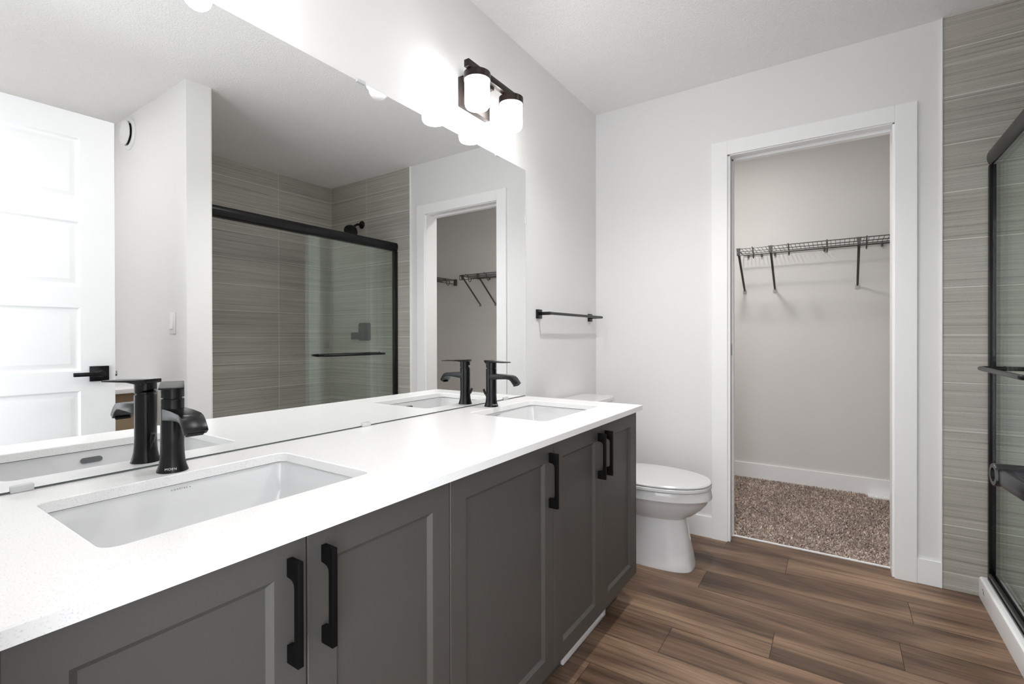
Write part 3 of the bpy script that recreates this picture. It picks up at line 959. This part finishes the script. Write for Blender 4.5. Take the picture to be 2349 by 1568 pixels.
ZS = 1.7125
t = thing('wire_shelf', 'dark wire shelf with diagonal braces on the closet back wall', 'shelf', (1.30, YB, ZS), group='closet wire shelves')
x0, x1, yf, yb = 0.632, 1.9625, YB-0.300, YB-0.010
bm = bmesh.new()
for yy, zz, r in ((yf, ZS+0.002, 0.0032), (yb, ZS-0.004, 0.003), (yf+0.10, ZS-0.004, 0.003), (yf+0.20, ZS-0.004, 0.003), (yf, ZS-0.044, 0.0036)):
    rod(bm, (x0, yy, zz), (x1, yy, zz), r, 8)
n = int((x1-x0)/0.0254)
for i in range(n+1):
    x = x0 + 0.002 + i*(x1-x0-0.004)/n
    rod(bm, (x, yb+0.003, ZS), (x, yf-0.002, ZS), 0.0018, 5)
for x in (x0, x1):
    rod(bm, (x, yf, ZS+0.002), (x, yf, ZS-0.045), 0.003); rod(bm, (x, yf, ZS-0.004), (x, yb, ZS-0.004), 0.003)
link('wire_deck', bm, 'gunmetal', t)


def loop_hook(x, y, sx=1.0, along='x', sgn=1):
    """rod hook: drops from the deck, curls under the front lip and back up"""
    bm = bmesh.new(); pts = []
    prof = [(-0.045, 0.0), (-0.012, -0.004), (0.000, -0.020), (0.002, -0.045), (0.010, -0.062), (0.026, -0.068), (0.040, -0.058), (0.046, -0.042), (0.042, -0.028)]
    for a, z in prof:
        pts.append((x, y+a, ZS+z) if along == 'x' else (x+sgn*a, y, ZS+z))
    tube(bm, pts, 0.0040, 8)
    return bm


for x in (0.735, 0.955, 1.175, 1.385, 1.62, 1.85):
    link('rod_hook', loop_hook(x, yf), 'gunmetal', t)
for x in (0.640, 0.845, 1.346, 1.728, 1.928):
    bm = bmesh.new()
    p0, p1 = Vector((x, yf+0.006, ZS-0.020)), Vector((x, YB-0.006, 1.435))
    dr = (p1-p0).normalized(); nn = Vector((1, 0, 0)); up_ = dr.cross(nn)
    def sec(p, w, hh): return [p+nn*w+up_*hh, p-nn*w+up_*hh, p-nn*w-up_*hh, p+nn*w-up_*hh]
    loft(bm, [sec(p0, 0.0095, 0.003), sec(p0+dr*0.05, 0.0075, 0.004), sec(p1-dr*0.02, 0.0065, 0.004), sec(p1, 0.003, 0.002)])
    prism(bm, [(x-0.0125, ZS+0.006), (x+0.0125, ZS+0.006), (x+0.0075, ZS-0.034), (x-0.0075, ZS-0.034)], yf-0.006, yf+0.004, 'y') if False else None
    b2 = bmesh.new()
    loft(b2, [[Vector((x-w, yy, z)) for w, yy in ((0.013*k, yf-0.006), (-0.013*k, yf-0.006), (-0.013*k, yf+0.012), (0.013*k, yf+0.012))] for k, z in ((0.62, ZS-0.040), (1.0, ZS+0.006))])
    merge(bm, b2)
    br = link('brace', bm, 'gunmetal', t)
    bm = bmesh.new()
    prism(bm, [(x-0.013, 1.412), (x+0.013, 1.412), (x+0.013, 1.436), (x+0.006, 1.447), (x-0.006, 1.447), (x-0.013, 1.436)], YB-0.004, YB-0.0005, 'y')
    lathe(bm, [(0.0045, YB-0.007), (0.0045, YB-0.004)], (x, 0, 1.423), 'y', 12)
    link('foot_plate', bm, 'zinc', br)
for x in (0.666, 0.756, 0.845, 1.154, 1.480, 1.80):
    link('wall_clip', BX(x-0.006, x+0.006, YB-0.018, YB-0.0005, ZS-0.024, ZS+0.006, bev=0.002), 'gunmetal', t)

t = thing('wire_shelf', 'dark wire shelf on the closet side wall, seen only in the mirror', 'shelf', (XCR, 3.45, ZS), group='closet wire shelves')
xf_, xw = XCR-0.303, XCR-0.010
ya, yb2 = 2.95, YB-0.012
bm = bmesh.new()
for xx, zz, r in ((xf_, ZS+0.002, 0.0032), (xw, ZS-0.004, 0.003), (xf_+0.10, ZS-0.004, 0.003), (xf_+0.20, ZS-0.004, 0.003), (xf_, ZS-0.044, 0.0036)):
    rod(bm, (xx, ya, zz), (xx, yb2, zz), r, 8)
n = int((yb2-ya)/0.0254)
for i in range(n+1):
    y = ya + 0.002 + i*(yb2-ya-0.004)/n
    rod(bm, (xw, y, ZS), (xf_-0.002, y, ZS), 0.0017, 5)
link('wire_deck', bm, 'gunmetal', t)
link('end_bracket', BX(xf_-0.008, xf_+0.020, YB-0.030, YB-0.0005, ZS-0.060, ZS+0.010, bev=0.002), 'gunmetal', t)
for y in (3.20, 3.55, 3.93):
    link('rod_hook', loop_hook(xf_, y, along='y', sgn=-1), 'gunmetal', t)

# floor register on the carpet
t = thing('floor_register', 'white slotted floor register on the closet carpet against the baseboard', 'vent', (1.55, 4.055, 0.004))
link('register_frame', BX(1.402, 1.702, 4.015, 4.086, 0.0045, 0.019, bev=0.003), 'plastic', t)
bm = bmesh.new()
for i in range(11):
    x = 1.425 + i*0.024
    b2 = BX(-0.0045, 0.0045, -0.022, 0.022, 0.0186, 0.0215)
    bmesh.ops.transform(b2, matrix=Matrix.Translation((x, 4.0505, 0)) @ Matrix.Rotation(0.5, 4, 'Z'), verts=b2.verts[:]); merge(bm, b2)
link('louvers', bm, 'plastic', t)
